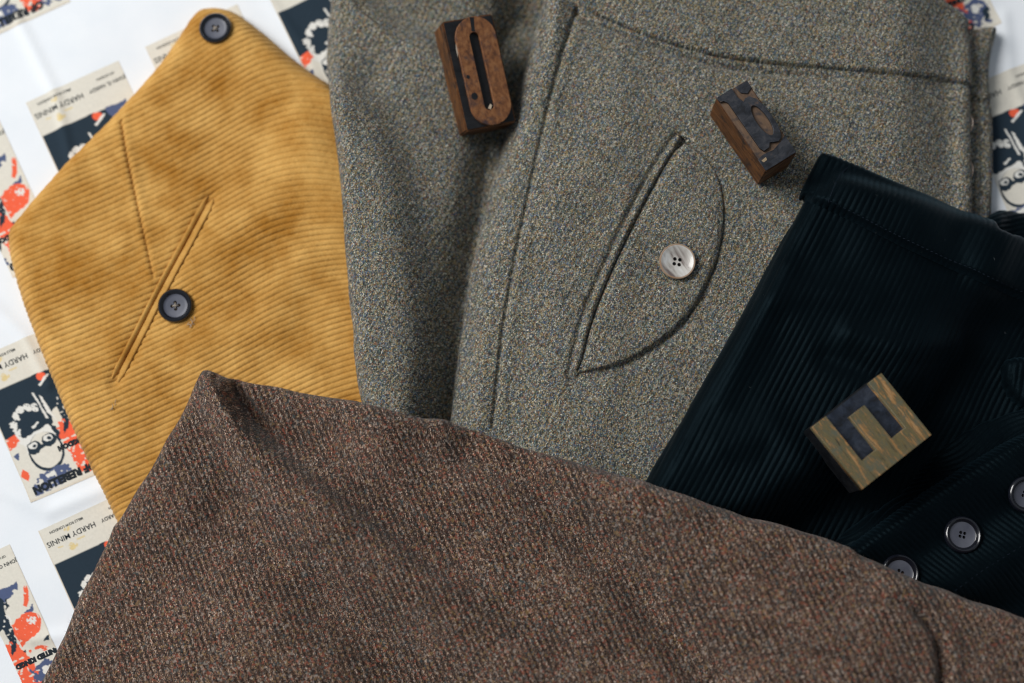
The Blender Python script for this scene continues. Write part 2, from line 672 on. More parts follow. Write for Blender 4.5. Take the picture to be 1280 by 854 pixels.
PW, PH = 127.0, 193.0            # a printed panel, in photo pixels (about 48 x 72 mm)
CREAM, NAVY, ORANGE = lin(226, 221, 209), lin(40, 54, 66), lin(244, 104, 72)
PURPLE, WHITE, OCHRE = lin(84, 96, 130), lin(232, 230, 224), lin(226, 204, 150)


def design(u, v):
    """ink colour of the print at panel coordinates (px)"""
    col = np.empty(u.shape + (3,))
    col[:] = CREAM
    nz = lambda wl, s: value_noise(u, v, wl, s)
    jag = 1.6 * nz(5, 21) + 1.0 * nz(2.4, 22)

    def put(m, c):
        col[m] = c

    def poly(pts, j=1.0):
        p = np.asarray(pts, float)
        ins = np.zeros(u.shape, bool)
        uu, vv = u + jag * j, v + jag * j
        for (x1, y1), (x2, y2) in zip(p, np.roll(p, -1, 0)):
            if y1 == y2:
                continue
            m = ((y1 > vv) != (y2 > vv)) & (uu < x1 + (vv - y1) / (y2 - y1) * (x2 - x1))
            ins ^= m
        return ins

    def ell(cx, cy, a, b, rot=0, j=.6):
        c, s = math.cos(rot), math.sin(rot)
        x, y = u - cx + jag * j, v - cy + jag * j
        return ((x * c + y * s) / a) ** 2 + ((-x * s + y * c) / b) ** 2 < 1

    # yellowish crest smudges in the heading
    put(ell(35, 12.6, 5, 3) & (nz(2, 3) > -.3), OCHRE)
    put(ell(32, 35, 6, 4.5) & (nz(2, 4) > -.2), OCHRE)
    put(poly([(14, 29), (62, 29), (62, 30.5), (14, 30.5)], .2) & (nz(6, 5) > 0), OCHRE)
    # navy field
    put(poly([(0, 47), (88, 47), (92, 62), (84, 80), (86, 92), (70, 96), (60, 118), (30, 122), (16, 108), (0, 107)], .5) | ((u < 60) & (v > 47) & (v < 104)), NAVY)
    put(poly([(86, 47), (112, 47), (104, 58), (92, 66)], .8), PURPLE)
    put(poly([(104, 49), (116, 46), (112, 56)], .6), PURPLE)
    put(ell(74, 52, 6, 5), ORANGE)
    put(poly([(66, 60), (84, 52), (85, 55), (68, 63)], .6), WHITE)
    # bright streaks
    put(poly([(55, 66), (58, 68), (62, 104), (59, 103)], .5), WHITE)
    put(poly([(62, 72), (65, 76), (70, 110), (63, 96)], .6), WHITE)
    # ring of pale blossoms round a dark disc
    for k, (a, rr) in enumerate(((200, 24), (178, 21), (228, 23), (252, 23), (276, 22), (300, 21), (160, 24), (140, 25))):
        x, y = 40 + rr * math.cos(math.radians(a)), 102 + rr * math.sin(math.radians(a))
        put(ell(x, y, 5.2, 4.2, k) & (nz(2.2, 30 + k) > -.55), WHITE)
        put(ell(x + 1.5, y + 3.5, 3.2, 2.2, -k), WHITE)
    put(ell(40, 101, 15, 14), NAVY)
    put(poly([(38, 106), (48, 102), (49, 104), (39, 109)], .4), WHITE)
    # pale shape to the right of the disc
    put(ell(84, 88, 6, 9, .3), WHITE)
    put(poly([(76, 98), (92, 92), (98, 112), (80, 120)], 1), CREAM)
    # left orange bar
    put(poly([(0, 108), (15, 106), (17, 116), (0, 124)], .8) & (nz(2.5, 40) > -.55), ORANGE)
    put(poly([(3, 131), (11, 129), (6, 138)], .5), PURPLE)
    put(poly([(7, 150), (12, 157), (8, 167), (1, 158)], .6), ORANGE)
    # dark round face with two lenses
    put(poly([(22, 116), (58, 110), (66, 126), (64, 150), (50, 166), (36, 166), (26, 150), (20, 132)], .6), WHITE)
    face = ell(43, 141, 22, 25, 0, .3)
    put(face, NAVY)
    put(ell(43, 139, 19.5, 23, 0, .2), CREAM)
    for x, y in ((31, 131), (52, 129)):
        put(ell(x, y, 9.5, 8.5), NAVY)
        put(ell(x - .5, y - 3, 6, 4), WHITE)
        put(ell(x + 1, y - 2, 2.4, 2), NAVY)
    put(ell(41, 133, 6, 2.4), NAVY)
    put(poly([(60, 112), (66, 116), (69, 134), (63, 136)], .8), NAVY)
    # orange wall
    put(poly([(70, 112), (82, 110), (92, 140), (96, 168), (92, 183), (74, 184), (70, 160), (66, 134)], 1.4) & (nz(3.5, 44) > -.5), ORANGE)
    put(ell(74, 148, 5, 4) & (nz(2.5, 45) > -.1), CREAM)
    put(poly([(86, 130), (91, 128), (90, 134), (87, 134)], .5), NAVY)
    # blue collar
    put(poly([(26, 164), (60, 164), (62, 176), (44, 186), (8, 188), (10, 176)], 1.6) & (nz(3, 46) > -.62), PURPLE)
    put(poly([(30, 168), (44, 166), (42, 172), (32, 173)], 1), WHITE)
    # right hand side: feather, tank, leg
    put(poly([(110, 76), (124, 54), (125, 64), (114, 80)], .9), ORANGE)
    put(poly([(108, 86), (124, 80), (116, 90)], .7), PURPLE)
    put(poly([(78, 66), (98, 60), (96, 72), (80, 78)], 1.6) & (nz(2, 47) > .0), NAVY)
    tank = ell(106, 102, 19, 15, -.25, .7) | poly([(88, 94), (108, 88), (112, 116), (88, 124)], .6)
    put(tank & (nz(2.6, 48) > -.78), ORANGE)
    put(ell(113, 98, 6, 5) & (nz(2.2, 49) > -.25), WHITE)
    put(poly([(76, 76), (86, 74), (88, 104), (82, 122), (72, 130), (78, 110)], .8) & (nz(2.4, 50) > -.7), NAVY)
    put(poly([(116, 128), (126, 122), (124, 130)], .6), NAVY)
    put(ell(90, 132, 7, 3.5) & (nz(2.6, 51) > -.3), ORANGE)
    put(ell(110, 135, 9, 3.5, .4) & (nz(2.6, 52) > -.4), ORANGE)
    put(poly([(86, 156), (112, 150), (122, 162), (116, 184), (98, 186), (88, 172)], 1.6) & (nz(3, 53) > -.45), PURPLE)
    put(ell(104, 162, 5, 6), WHITE)
    put(poly([(112, 166), (120, 164), (118, 180), (110, 182)], 1.2), NAVY)
    put((u < 1.2) | (u > PW - 1.2) | (v > PH - 3), lin(222, 212, 196))
    return col


def text_mesh(body, size, bold=0.0):
    """glyph outlines of a word as flat triangles, centred on the origin"""
    cu = bpy.data.curves.new("t", 'FONT')
    cu.body = body
    cu.size = size
    cu.align_x = 'CENTER'
    cu.align_y = 'CENTER'
    cu.offset = bold
    cu.resolution_u = 2
    o = bpy.data.objects.new("t", cu)
    C.objects.link(o)
    dg = bpy.context.evaluated_depsgraph_get()
    me = o.evaluated_get(dg).to_mesh()
    me.calc_loop_triangles()
    V = np.array([v.co[:] for v in me.vertices])
    T = np.array([t.vertices[:] for t in me.loop_triangles])
    o.evaluated_get(dg).to_mesh_clear()
    bpy.data.objects.remove(o)
    return V, T


TEXTS = [("HARDY MINNIS", 36, 21, 9.6, .03), ("MILLS ROW LONDON", 35, 8, 4.6, .04), ("JOHN G. HARDY", 102, 21, 6.6, .06), ("OF LONDON", 104, 11, 4.0, .04),
         ("OF REBELLION", 51, 180, 13.0, .9), ("UNITED KINGDOM", 94, 144, 8.4, .75)]
TCACHE = [text_mesh(t[0], t[3], t[4]) for t in TEXTS]


def panel(tl, ang, crop=(0, 0, PW, PH), sub=1.0, scale=1.0):
    """one printed panel: tl = top-left corner on the photo, ang = slope of its top edge"""
    a = math.radians(ang)
    ud, vd = np.array([math.cos(a), -math.sin(a)]), np.array([math.sin(a), math.cos(a)])
    u0, v0, u1, v1 = crop
    us = np.arange(u0, u1 + .01, .9)
    vs = np.arange(v0, v1 + .01, .9)
    U, Vv = np.meshgrid(us, vs)
    acc = 0
    for du in (-.25, .25):
        for dv in (-.25, .25):
            acc = acc + design(U + du, Vv + dv)
    col = acc / 4
    P = np.asarray(tl, float) + scale * (U[..., None] * ud + Vv[..., None] * vd)
    W = unproj(P, 0.0)
    Z = sheet_z(W[..., 0], W[..., 1]) + .00015
    idx = np.arange(U.size).reshape(U.shape)
    Fq = np.stack([idx[:-1, :-1], idx[1:, :-1], idx[1:, 1:], idx[:-1, 1:]], -1).reshape(-1, 4)
    o = new_mesh("printed_panel", np.dstack([W, Z]).reshape(-1, 3), Fq, M_INK, sheet)
    at = o.data.color_attributes.new("ink", 'FLOAT_COLOR', 'POINT')
    at.data.foreach_set("color", np.concatenate([col, np.ones(U.shape + (1,))], -1).astype(np.float32).ravel())
    for (txt, tu, tv, s, bd), (V, T) in zip(TEXTS, TCACHE):
        # the words stand on their heads in the photograph
        q = np.stack([tu - V[:, 0], tv + V[:, 1]], -1)
        if not (q[:, 0].max() > u0 and q[:, 0].min() < u1 and q[:, 1].max() > v0 and q[:, 1].min() < v1):
            continue
        ok = ((q[T][..., 0] > u0) & (q[T][..., 0] < u1)).all(1)
        if not ok.any():
            continue
        Pq = np.asarray(tl, float) + scale * (q[:, :1] * ud + q[:, 1:] * vd)
        Wq = unproj(Pq, 0.0)
        Zq = sheet_z(Wq[:, 0], Wq[:, 1]) + .0003
        new_mesh("lettering", np.column_stack([Wq, Zq]), T[ok][:, ::-1], M_LETTER, o, False)
    return o


panel((32, 128), 24.5)                                   # upper left, half under the gold corduroy
panel((181, 58), 24.5)                                   # its neighbour, only a corner shows
panel((326, -24), 26)                                    # between gold and grey trousers
panel((-119, 197), 24.5, (60, 0, PW, PH))                # left edge, orange tank
panel((-107, -121), 24.5, (20, 60, PW, PH))                # top left corner, its foot
panel((-38, 452), 23.5)                                  # left, the round face
panel((47, 664), 24.5)                                   # bottom left, HARDY MINNIS
panel((-104, 733), 24.5, (70, 0, PW, PH))                # bottom left corner
panel((1056, -92), 25, (50, 60, PW, PH))                 # top right
panel((1180, 120), 22, (20, 0, PW, PH))                  # right edge


# ------------------------------------------------------------------ buttons
def lathe(profile, n=40):
    V, Fc = [], []
    for r, z in profile:
        for k in range(n):
            a = 2 * math.pi * k / n
            V.append((r * math.cos(a), r * math.sin(a), z))
    for i in range(len(profile) - 1):
        for k in range(n):
            k2 = (k + 1) % n
            Fc.append((i * n + k, i * n + k2, (i + 1) * n + k2, (i + 1) * n + k))
    Fc.append(tuple(range(n))[::-1])
    Fc.append(tuple((len(profile) - 1) * n + k for k in range(n)))
    return V, Fc


def drilled(name, profile, hole_r, hole_d, mats, split):
    """a turned button with four real holes; faces inside radius split take the second material"""
    V, Fc = lathe(profile)
    me = bpy.data.meshes.new(name)
    me.from_pydata(V, [], Fc)
    o = bpy.data.objects.new(name, me)
    C.objects.link(o)
    cb = bmesh.new()
    for sx, sy in ((1, 0), (-1, 0), (0, 1), (0, -1)):
        bmesh.ops.create_cone(cb, cap_ends=True, segments=14, radius1=hole_r, radius2=hole_r, depth=.012,
                              matrix=Matrix.Translation((sx * hole_d, sy * hole_d, 0)))
    cm = bpy.data.meshes.new("drill")
    cb.to_mesh(cm)
    co = bpy.data.objects.new("drill", cm)
    C.objects.link(co)
    md = o.modifiers.new("b", 'BOOLEAN')
    md.object = co
    md.operation = 'DIFFERENCE'
    md.solver = 'EXACT'
    dg = bpy.context.evaluated_depsgraph_get()
    res = bpy.data.meshes.new_from_object(o.evaluated_get(dg))
    bpy.data.objects.remove(o)
    bpy.data.objects.remove(co)
    res.materials.clear()
    for m in mats:
        res.materials.append(m)
    for p in res.polygons:
        c = p.center
        p.material_index = 1 if len(mats) > 1 and math.hypot(c.x, c.y) < split and c.z > profile[0][1] + .0002 else 0
        p.use_smooth = True
    res.set_sharp_from_angle(angle=math.radians(50))
    return res


RIM = [(.0062, 0), (.0072, .0003), (.0077, .0011), (.0077, .0019), (.0073, .0026), (.0067, .0029), (.0061, .0026), (.0056, .0017), (.0053, .0015), (.0040, .0014), (.0005, .0012)]
B_DARK = drilled("dark_button_mesh", RIM, .00078, .0015, [M_HORN_DARK, M_HORN_MID], .0049)
B_BLACK = drilled("black_button_mesh", RIM, .00066, .00115, [M_HORN_DARK, M_BLKBTN], .0051)
DISH = [(.0060, 0), (.0072, .0004), (.0080, .0014), (.0082, .0021), (.0080, .0026), (.0075, .0027), (.0070, .0024), (.0055, .0017), (.0038, .00135), (.0034, .0012), (.0010, .0011)]
B_HORN = drilled("horn_button_mesh", DISH, .00085, .0016, [M_HORN], 0)


def button(mesh, px, zs, parent, thread=None, spin=0, scale=1.0, lift=.0006, tilt=(0, 0), sit=None, follow=.7):
    z = zs
    p = unproj(px, z)
    for _ in range(4):
        z = (height_at(p) if sit is None else sit) + lift
        p = unproj(px, z)
    o = bpy.data.objects.new("button", mesh)
    C.objects.link(o)
    o.location = (p[0], p[1], z)
    e = .004
    gx = (height_at((p[0] + e, p[1])) - height_at((p[0] - e, p[1]))) / (2 * e)
    gy = (height_at((p[0], p[1] + e)) - height_at((p[0], p[1] - e))) / (2 * e)
    n = Vector((-gx * follow + tilt[0], -gy * follow + tilt[1], 1)).normalized()
    o.rotation_mode = 'QUATERNION'
    o.rotation_quaternion = Vector((0, 0, 1)).rotation_difference(n) @ Matrix.Rotation(math.radians(spin), 3, 'Z').to_quaternion()
    o.scale = (scale,) * 3
    o.parent = parent
    o.location = o.location - parent.location
    if thread is not None:
        bm = bmesh.new()
        th = .0017 if thread[1] == 'cross' else .0005
        for pr in (((1, 0), (-1, 0)), ((0, 1), (0, -1))) if thread[1] == 'cross' else (((1, 0), (0, 1)), ((-1, 0), (0, -1))):
            for off in (-.00016, .00016):
                a = Vector((pr[0][0] * .0014, pr[0][1] * .0014, .0003))
                b2 = Vector((pr[1][0] * .0014, pr[1][1] * .0014, .0003))
                d = (b2 - a).normalized()
                s = Vector((-d.y, d.x, 0)) * off
                path = [a + s, a + s + Vector((0, 0, th * .75)) + d * .0002, (a + b2) / 2 + s + Vector((0, 0, th)), b2 + s + Vector((0, 0, th * .75)) - d * .0002, b2 + s]
                tube(bm, path, .00016, 6)
        t = bm_obj("thread", bm, thread[0])
        t.parent = o
    return o


def tube(bm, path, r, n=6):
    rings = []
    for i, p in enumerate(path):
        d = (path[min(i + 1, len(path) - 1)] - path[max(i - 1, 0)]).normalized()
        s = d.cross(Vector((.3, .2, 1))).normalized()
        t = d.cross(s)
        rings.append([bm.verts.new(p + r * (math.cos(2 * math.pi * k / n) * s + math.sin(2 * math.pi * k / n) * t)) for k in range(n)])
    for a, b in zip(rings, rings[1:]):
        for k in range(n):
            f = bm.faces.new((a[k], a[(k + 1) % n], b[(k + 1) % n], b[k]))
            f.smooth = True
    bm.faces.new(rings[0][::-1])
    bm.faces.new(rings[-1])


def bm_obj(name, bm, mat):
    me = bpy.data.meshes.new(name)
    bm.normal_update()
    bm.to_mesh(me)
    bm.free()
    me.materials.append(mat)
    o = bpy.data.objects.new(name, me)
    C.objects.link(o)
    return o


def stitches(name, pts, n, parent, mat, z0, duty=.6, r=.00022, lift=.0003):
    """a row of small thread stitches along a line on the photo, lying on the cloth"""
    pts = np.asarray(pts, float)
    seg = np.hypot(*(pts[1:] - pts[:-1]).T)
    cum = np.concatenate([[0], np.cumsum(seg)])
    bm = bmesh.new()
    for k in range(n):
        a, b = (k + .5 - duty / 2) / n * cum[-1], (k + .5 + duty / 2) / n * cum[-1]
        path = []
        for j in range(5):
            s = a + (b - a) * j / 4
            q = (np.interp(s, cum, pts[:, 0]), np.interp(s, cum, pts[:, 1]))
            p = unproj(q, z0)
            for _ in range(3):
                p = unproj(q, height_at(p))
            path.append(Vector((p[0], p[1], height_at(p) + lift - .0004 * abs(j - 2) / 2)))
        tube(bm, path, r, 5)
    o = bm_obj(name, bm, mat)
    adopt(o, parent)
    return o


# ------------------------------------------------------------------ gold corduroy trousers
gold = empty("corduroy_trousers", (*unproj((260, 400), 0), 0), "mustard gold corduroy trousers with two dark buttons at the upper left", "trousers", "folded trousers")
g_poly = [(8, 290), (14, 280), (60, 225), (150, 135), (205, 75), (236, 24), (248, 11), (264, 8), (284, 10), (306, 22), (340, 50), (372, 78), (410, 104),
          (470, 150), (520, 300), (540, 560), (420, 690), (240, 720), (160, 690), (140, 640), (100, 560), (50, 440), (24, 370), (10, 318)]


def gold_extra(px, py, X, Y):
    z = .0012 * value_noise(px, py, 110, 11) + .0005 * value_noise(px, py, 38, 12)
    d, s, t = linedist(px, py, [(150, 150), (158, 195), (172, 260), (191, 345)])
    z = z - .0011 * np.exp(-(d / 2.2) ** 2) * np.clip(1.2 - t * .6, 0, 1) + .0004 * np.exp(-((d - 6) / 6) ** 2)
    d, s, t = linedist(px, py, [(262, 247), (205, 355), (142, 476)])
    z = z - .0018 * np.exp(-(d / 9) ** 2)
    for bx, by in ((270, 37), (220, 383)):
        z = z - .0012 * np.exp(-(np.hypot(px - bx, py - by) / 15) ** 2)
    d, s, t = linedist(px, py, [(430, 120), (330, 270), (250, 330)])
    z = z + .0022 * np.exp(-(d / 42) ** 2)
    d, s, t = linedist(px, py, [(290, 60), (370, 130), (420, 260)])
    z = z + .0026 * np.exp(-(d / 36) ** 2)
    d, s, t = linedist(px, py, [(380, 330), (330, 400), (250, 440)])
    z = z + .0014 * np.exp(-(d / 30) ** 2)
    return z


_sx = np.arange(-60, 640.)
_s1 = np.interp(_sx, [0, 150, 260, 310, 350, 400, 450], [.38, .43, .58, .50, .22, -.10, -.25])
_s2 = np.interp(_sx, [0, 200, 330, 400, 450], [.38, .45, .55, .42, .22])
_I1, _I2 = np.cumsum(_s1), np.cumsum(_s2)


def gold_phase(px, py):
    wy = smooth(180, 440, py)
    f = np.interp(px, _sx, _I1) * (1 - wy) + np.interp(px, _sx, _I2) * wy
    d, s, t = linedist(px, py, [(140, 120), (150, 150), (158, 195), (172, 260), (191, 345)])
    cut = np.where((s > 0) & (d < 200), .5 * smooth(1.0, .7, t), 0)          # the ribs break at the dart
    return (py + f + 1.5 * value_noise(px, py, 130, 15) + .5 * value_noise(px, py, 34, 16)) / 7.5 + cut


GOLD_BODY = layer("body", gold, g_poly, .012, .011, .009, .00038, M_GOLD, gold_extra, (gold_phase, .00082, 3.8, .78), blur=3)
# jetted pocket: two narrow welts side by side
for off, wd in ((-3.9, 3.5), (4.1, 3.9)):
    c = np.array([(263, 247), (236, 298), (205, 355), (172, 420), (143, 476)], float)
    nrm = np.array([.88, .47])
    pl = np.vstack([c + nrm * (off - wd), (c + nrm * (off + wd))[::-1]])
    layer("pocket_welt", gold, pl, .012, .0012, .0013, .0003, M_GOLD, lambda px, py, X, Y: -.0012 * (smooth(270, 245, py) + smooth(455, 480, py)), None, thin=True, chk=1, lift=.0005)
button(B_DARK, (270, 37), .012, gold, (M_THREAD_PALE, 'cross'), 40, 1.0, .0012, follow=.25)
button(B_DARK, (220, 383), .014, gold, (M_THREAD_PALE, 'cross'), 8, 1.04, .0012)
# loose thread ends beside the pocket button and below the pocket
rr = np.random.default_rng(3)
for (cx, cy), n in (((241, 404), 7), ((141, 507), 3)):
    bm = bmesh.new()
    for k in range(n):
        a = rr.uniform(0, 6.28)
        p0 = np.array([cx + rr.normal(0, 2.5), cy + rr.normal(0, 2)])
        path = []
        for j in range(5):
            q = p0 + np.array([math.cos(a), math.sin(a)]) * j * 1.7 + rr.normal(0, .5, 2)
            wq = unproj(q, .012)
            path.append(Vector((wq[0], wq[1], height_at(wq) + .0008 + .0003 * rr.random())))
        tube(bm, path, .00012, 5)
    o = bm_obj("loose_thread", bm, M_THREAD_PALE)
    o["kind"] = "stuff"
    adopt(o, gold)

# ------------------------------------------------------------------ grey tweed trousers
grey = empty("tweed_trousers", (*unproj((800, 250), 0), 0), "grey green tweed trousers with a pale horn button, under two letter blocks", "trousers", "folded trousers")
O_C = (594, 96)                                           # where the O block rests


def leg_extra(px, py, X, Y):
    z = .0010 * value_noise(px, py, 130, 31) + .0006 * value_noise(px, py, 45, 32)
    # the cloth climbs to the upper edge of the picture
    hump = smooth(80, -50, py + .55 * np.abs(px - 615) - 22) * smooth(730, 660, px)
    z = z + .020 * hump
    # a hollow at the top edge, its left wall turned from the light
    d, s, t = linedist(px, py, [(408, -90), (424, -30), (446, 6), (484, 36), (540, 66), (600, 82), (720, 84)])
    z = z - .0135 * np.where(s < 0, smooth(0, 44, d), 0) * smooth(100, 60, py) + .0022 * np.exp(-((d - 4) / 16) ** 2) * (s > 0)
    # hollow where the block leans
    d = np.hypot((px - O_C[0]) / 75, (py - O_C[1]) / 100)
    z = z + .0055 * ((O_C[0] - px) / 45 * .75) * np.exp(-d ** 2) * .6
    # a soft dent to the left of it
    z = z - .0030 * np.exp(-(((px - 468) / 22) ** 2 + ((py - 96) / 32) ** 2))
    # valley along the fold
    d, s, t = linedist(px, py, [(660, -40), (632, 130), (600, 290), (575, 420), (560, 560)])
    z = z - .0165 * np.exp(-(d / 32) ** 2) * (1 - .3 * smooth(60, -60, py))
    d, s, t = linedist(px, py, [(470, 150), (490, 330), (500, 520)])
    z = z + .0042 * np.exp(-(d / 55) ** 2)
    return z


G_LEG = layer("leg", grey, [(416, -70), (412, 0), (407, 60), (410, 110), (425, 230), (437, 400), (449, 500), (470, 640), (760, 680), (800, 300), (800, -70)],
      .022, .016, .009, .0006, M_GREY, leg_extra, blur=6, dil=4, wavy=1.6)

FLY = [(1190, 60), (1214, 39), (1217, 36), (1236, 33), (1245, 35), (1247, 40), (1240, 62), (1236, 92), (1238, 124), (1242, 140), (1243, 200), (1240, 275), (1240, 330), (1190, 330)]


def fly_extra(px, py, X, Y):
    z = .0004 * value_noise(px, py, 20, 35)
    d, s, t = linedist(px, py, [(1205, 121), (1222, 124), (1245, 127)])
    z = z - .0018 * np.exp(-(d / 2.2) ** 2) + .0012 * smooth(126, 118, py)
    d, s, t = linedist(px, py, [(1227, 128), (1228, 200), (1226, 330)])
    z = z - .0010 * np.exp(-(d / 1.8) ** 2)
    return z


G_FLY = layer("fly_placket", grey, FLY, .010, .009, .005, .0005, M_GREY, fly_extra, blur=2)
for by in (158, 216):
    button(B_HORN, (1198, by), .020, grey, None, 10, .95, .0004, tilt=(.15, 0))

PANEL = [(684, -70), (681, 0), (661, 60), (641, 130), (625, 190), (605, 262), (590, 322), (577, 400), (563, 520), (548, 660), (760, 700), (1000, 640), (1212, 420),
         (1218, 300), (1217, 200), (1214, 110), (1213, 44), (1204, 18), (1168, -2), (1150, -70)]
WAIST = [(724, 4), (745, 18), (800, 41), (850, 58), (900, 71), (970, 80), (1050, 86), (1120, 92), (1180, 99), (1216, 107)]
SEAM = [(722, 2), (703, 60), (682, 140), (662, 230), (643, 320), (628, 410), (615, 530)]


WELT = [(850, 168), (834, 192), (816, 222), (783, 286), (755, 346), (734, 400), (719, 463)]
CURVE = [(724, 466), (755, 461), (790, 449), (826, 427), (857, 400), (880, 365), (897, 325), (905, 285), (905, 250), (899, 222), (888, 203)]


def panel_extra(px, py, X, Y):
    z = .0009 * value_noise(px, py, 140, 41) + .0004 * value_noise(px, py, 40, 42)
    d, s, t = linedist(px, py, SEAM)
    z = z - .0018 * np.exp(-(d / 2.8) ** 2) + .0009 * np.exp(-((d - 9) / 7) ** 2) * (s < 0) + .0006 * (s > 0) * np.exp(-(d / 20) ** 2)
    d, s, t = linedist(px, py, [(702, -40), (695, 20), (672, 100), (645, 205), (622, 300), (605, 390), (592, 530)])
    z = z + .0036 * np.exp(-(d / 13) ** 2)
    d = np.hypot(px - 846, py - 328)
    z = z - .0010 * np.exp(-(d / 18) ** 2)
    d, s, t = linedist(px, py, [(x, y + 3) for x, y in WAIST])
    z = z - .0026 * np.exp(-(d / 4) ** 2) * smooth(1120, 960, px)
    # puckers beside the pocket
    for pts, a, wd in (([(690, 385), (740, 320)], .0005, 5), ([(700, 405), (748, 345)], .0004, 4), ([(800, 190), (780, 260)], .0006, 10), ([(660, 300), (700, 230)], .0007, 16),
                       ([(870, 120), (760, 150), (720, 260)], .0010, 30), ([(930, 420), (980, 330), (1000, 240)], .0012, 34)):
        d, s, t = linedist(px, py, pts)
        z = z + a * np.exp(-(d / wd) ** 2)
    d, s, t = linedist(px, py, WELT)
    z = z - .0015 * np.exp(-((d - 7) / 4) ** 2)
    d, s, t = linedist(px, py, CURVE)
    z = z - .0016 * np.exp(-(d / 4) ** 2) * np.sin(np.pi * np.clip(t, 0, 1)) ** .6
    return z


G_PANEL = layer("front_panel", grey, PANEL, .037, .0125, .0095, .00055, M_GREY, panel_extra, blur=5, dil=3, wavy=1.6,
                bulk=lambda px, py: .0165 * smooth(620, 700, px) * smooth(1235, 1120, px))
wb = [(724, 2)] + WAIST[1:] + [(1218, 104), (1214, 44), (1205, 16), (1168, -4), (1150, -75), (715, -75), (722, -10)]
G_WAIST = layer("waistband", grey, [WAIST[0]] + WAIST + [WAIST[-1]] + wb[11:], .032, .0032, .0020, .0005, M_GREY, None, thin=True, chk=1)
flap = [(849, 178), (822, 222), (789, 286), (761, 346), (740, 400), (725, 455)] + [(721, 466)] + CURVE + [(872, 186)]
layer("pocket_flap", grey, flap, .031, .0026, .0014, .0004, M_GREY,
      lambda px, py, X, Y: -.0014 * smooth(290, 190, py) * smooth(845, 885, px), thin=True, chk=1)
c = np.array(WELT, float)
nrm = np.array([.91, .41])
layer("pocket_welt", grey, np.vstack([c - nrm * 5.6, (c + nrm * 5.2)[::-1]]), .032, .0030, .0015, .0004, M_GREY, None, thin=True, chk=1)
button(B_HORN, (846, 328), .034, grey, (M_THREAD_DARK, 'pair'), 35, 1.0, .0012)
# dark sewing thread at the pocket's upper end
stitches("bar_tack", [(843, 166), (850, 171), (857, 176)], 4, grey, M_THREAD_NAVY, .034, .8)
stitches("bar_tack", [(853, 170), (860, 174), (868, 180)], 2, grey, M_THREAD_NAVY, .034, .8, .00014)

# ------------------------------------------------------------------ black corduroy trousers
black = empty("corduroy_trousers", (*unproj((1120, 480), 0), 0), "black corduroy trousers with wide waistband and black fly buttons", "trousers", "folded trousers")


def back_phase(px, py):
    return (py + .25 * px - .0035 * (px - 1270) ** 2) / 6.2


layer("back_waist", black, [(1200, 320), (1226, 284), (1240, 266), (1256, 261), (1275, 265), (1400, 285), (1400, 400), (1200, 400)], .012, .013, .007, .0005, M_BLACK,
      None, (back_phase, .0007, 2.6), blur=3)


def body_extra(px, py, X, Y):
    z = .0016 * value_noise(px, py, 120, 51) + .0008 * value_noise(px, py, 45, 52)
    for pts, a, wd in (([(1060, 420), (1120, 440), (1200, 425)], .0030, 17), ([(1030, 450), (1090, 470), (1130, 490)], -.0022, 14), ([(960, 380), (1010, 370), (1080, 380)], .0024, 20),
                       ([(900, 560), (960, 540), (1010, 590)], .0024, 26), ([(1180, 360), (1240, 420), (1290, 440)], .0022, 26), ([(980, 340), (940, 420), (900, 500)], .0020, 18),
                       ([(1060, 610), (1130, 600), (1180, 560)], -.0040, 30)):
        d, s, t = linedist(px, py, pts)
        z = z + a * np.exp(-(d / wd) ** 2)
    return z


def body_phase(px, py):
    return (px + (.44 + .00015 * (1280 - px)) * py + 3 * value_noise(px, py, 100, 55)) / 8.4


BLACK_BODY = layer("body", black, [(1002, 262), (1010, 246), (1040, 236), (1040, 220), (1400, 340), (1400, 860), (900, 860), (780, 660), (806, 605), (840, 548), (880, 478), (925, 400), (962, 332), (985, 288)],
      .036, .012, .008, .00048, M_BLACK, body_extra, (body_phase, .00065, 2.4, .45), blur=6, dil=4)


def wb_phase(px, py):
    return (px + .52 * py + 2 * value_noise(px, py, 80, 56)) / 8.8


BLACK_WAIST = layer("waistband", black, [(1003, 246), (1001, 250), (1001, 242), (1013, 215), (1024, 194), (1030, 190), (1042, 194), (1100, 218), (1160, 245), (1228, 277), (1285, 302), (1400, 330), (1400, 405),
                           (1285, 377), (1228, 351), (1180, 330), (1124, 304), (1075, 279), (1030, 256), (1008, 250)],
      .046, .0058, .0034, .00045, M_BLACK, lambda px, py, X, Y: .0005 * value_noise(px, py, 30, 57), (wb_phase, .00055, 2.4, .3), blur=3)
stitches("stitching", [(1030, 248), (1075, 271), (1124, 296), (1180, 322), (1228, 343), (1285, 369)], 44, black, M_THREAD_NAVY, .052, .6, .00016, .0004)
stitches("chalk_line", [(1060, 209), (1050, 219), (1042, 235), (1036, 250), (1034, 258)], 5, black, M_THREAD_NAVY, .052, .95, .00018, .0005)


def fold_phase(px, py):
    return (.42 * px + .90 * py + 9 * np.sin((px - py) / 38)) / 6.4


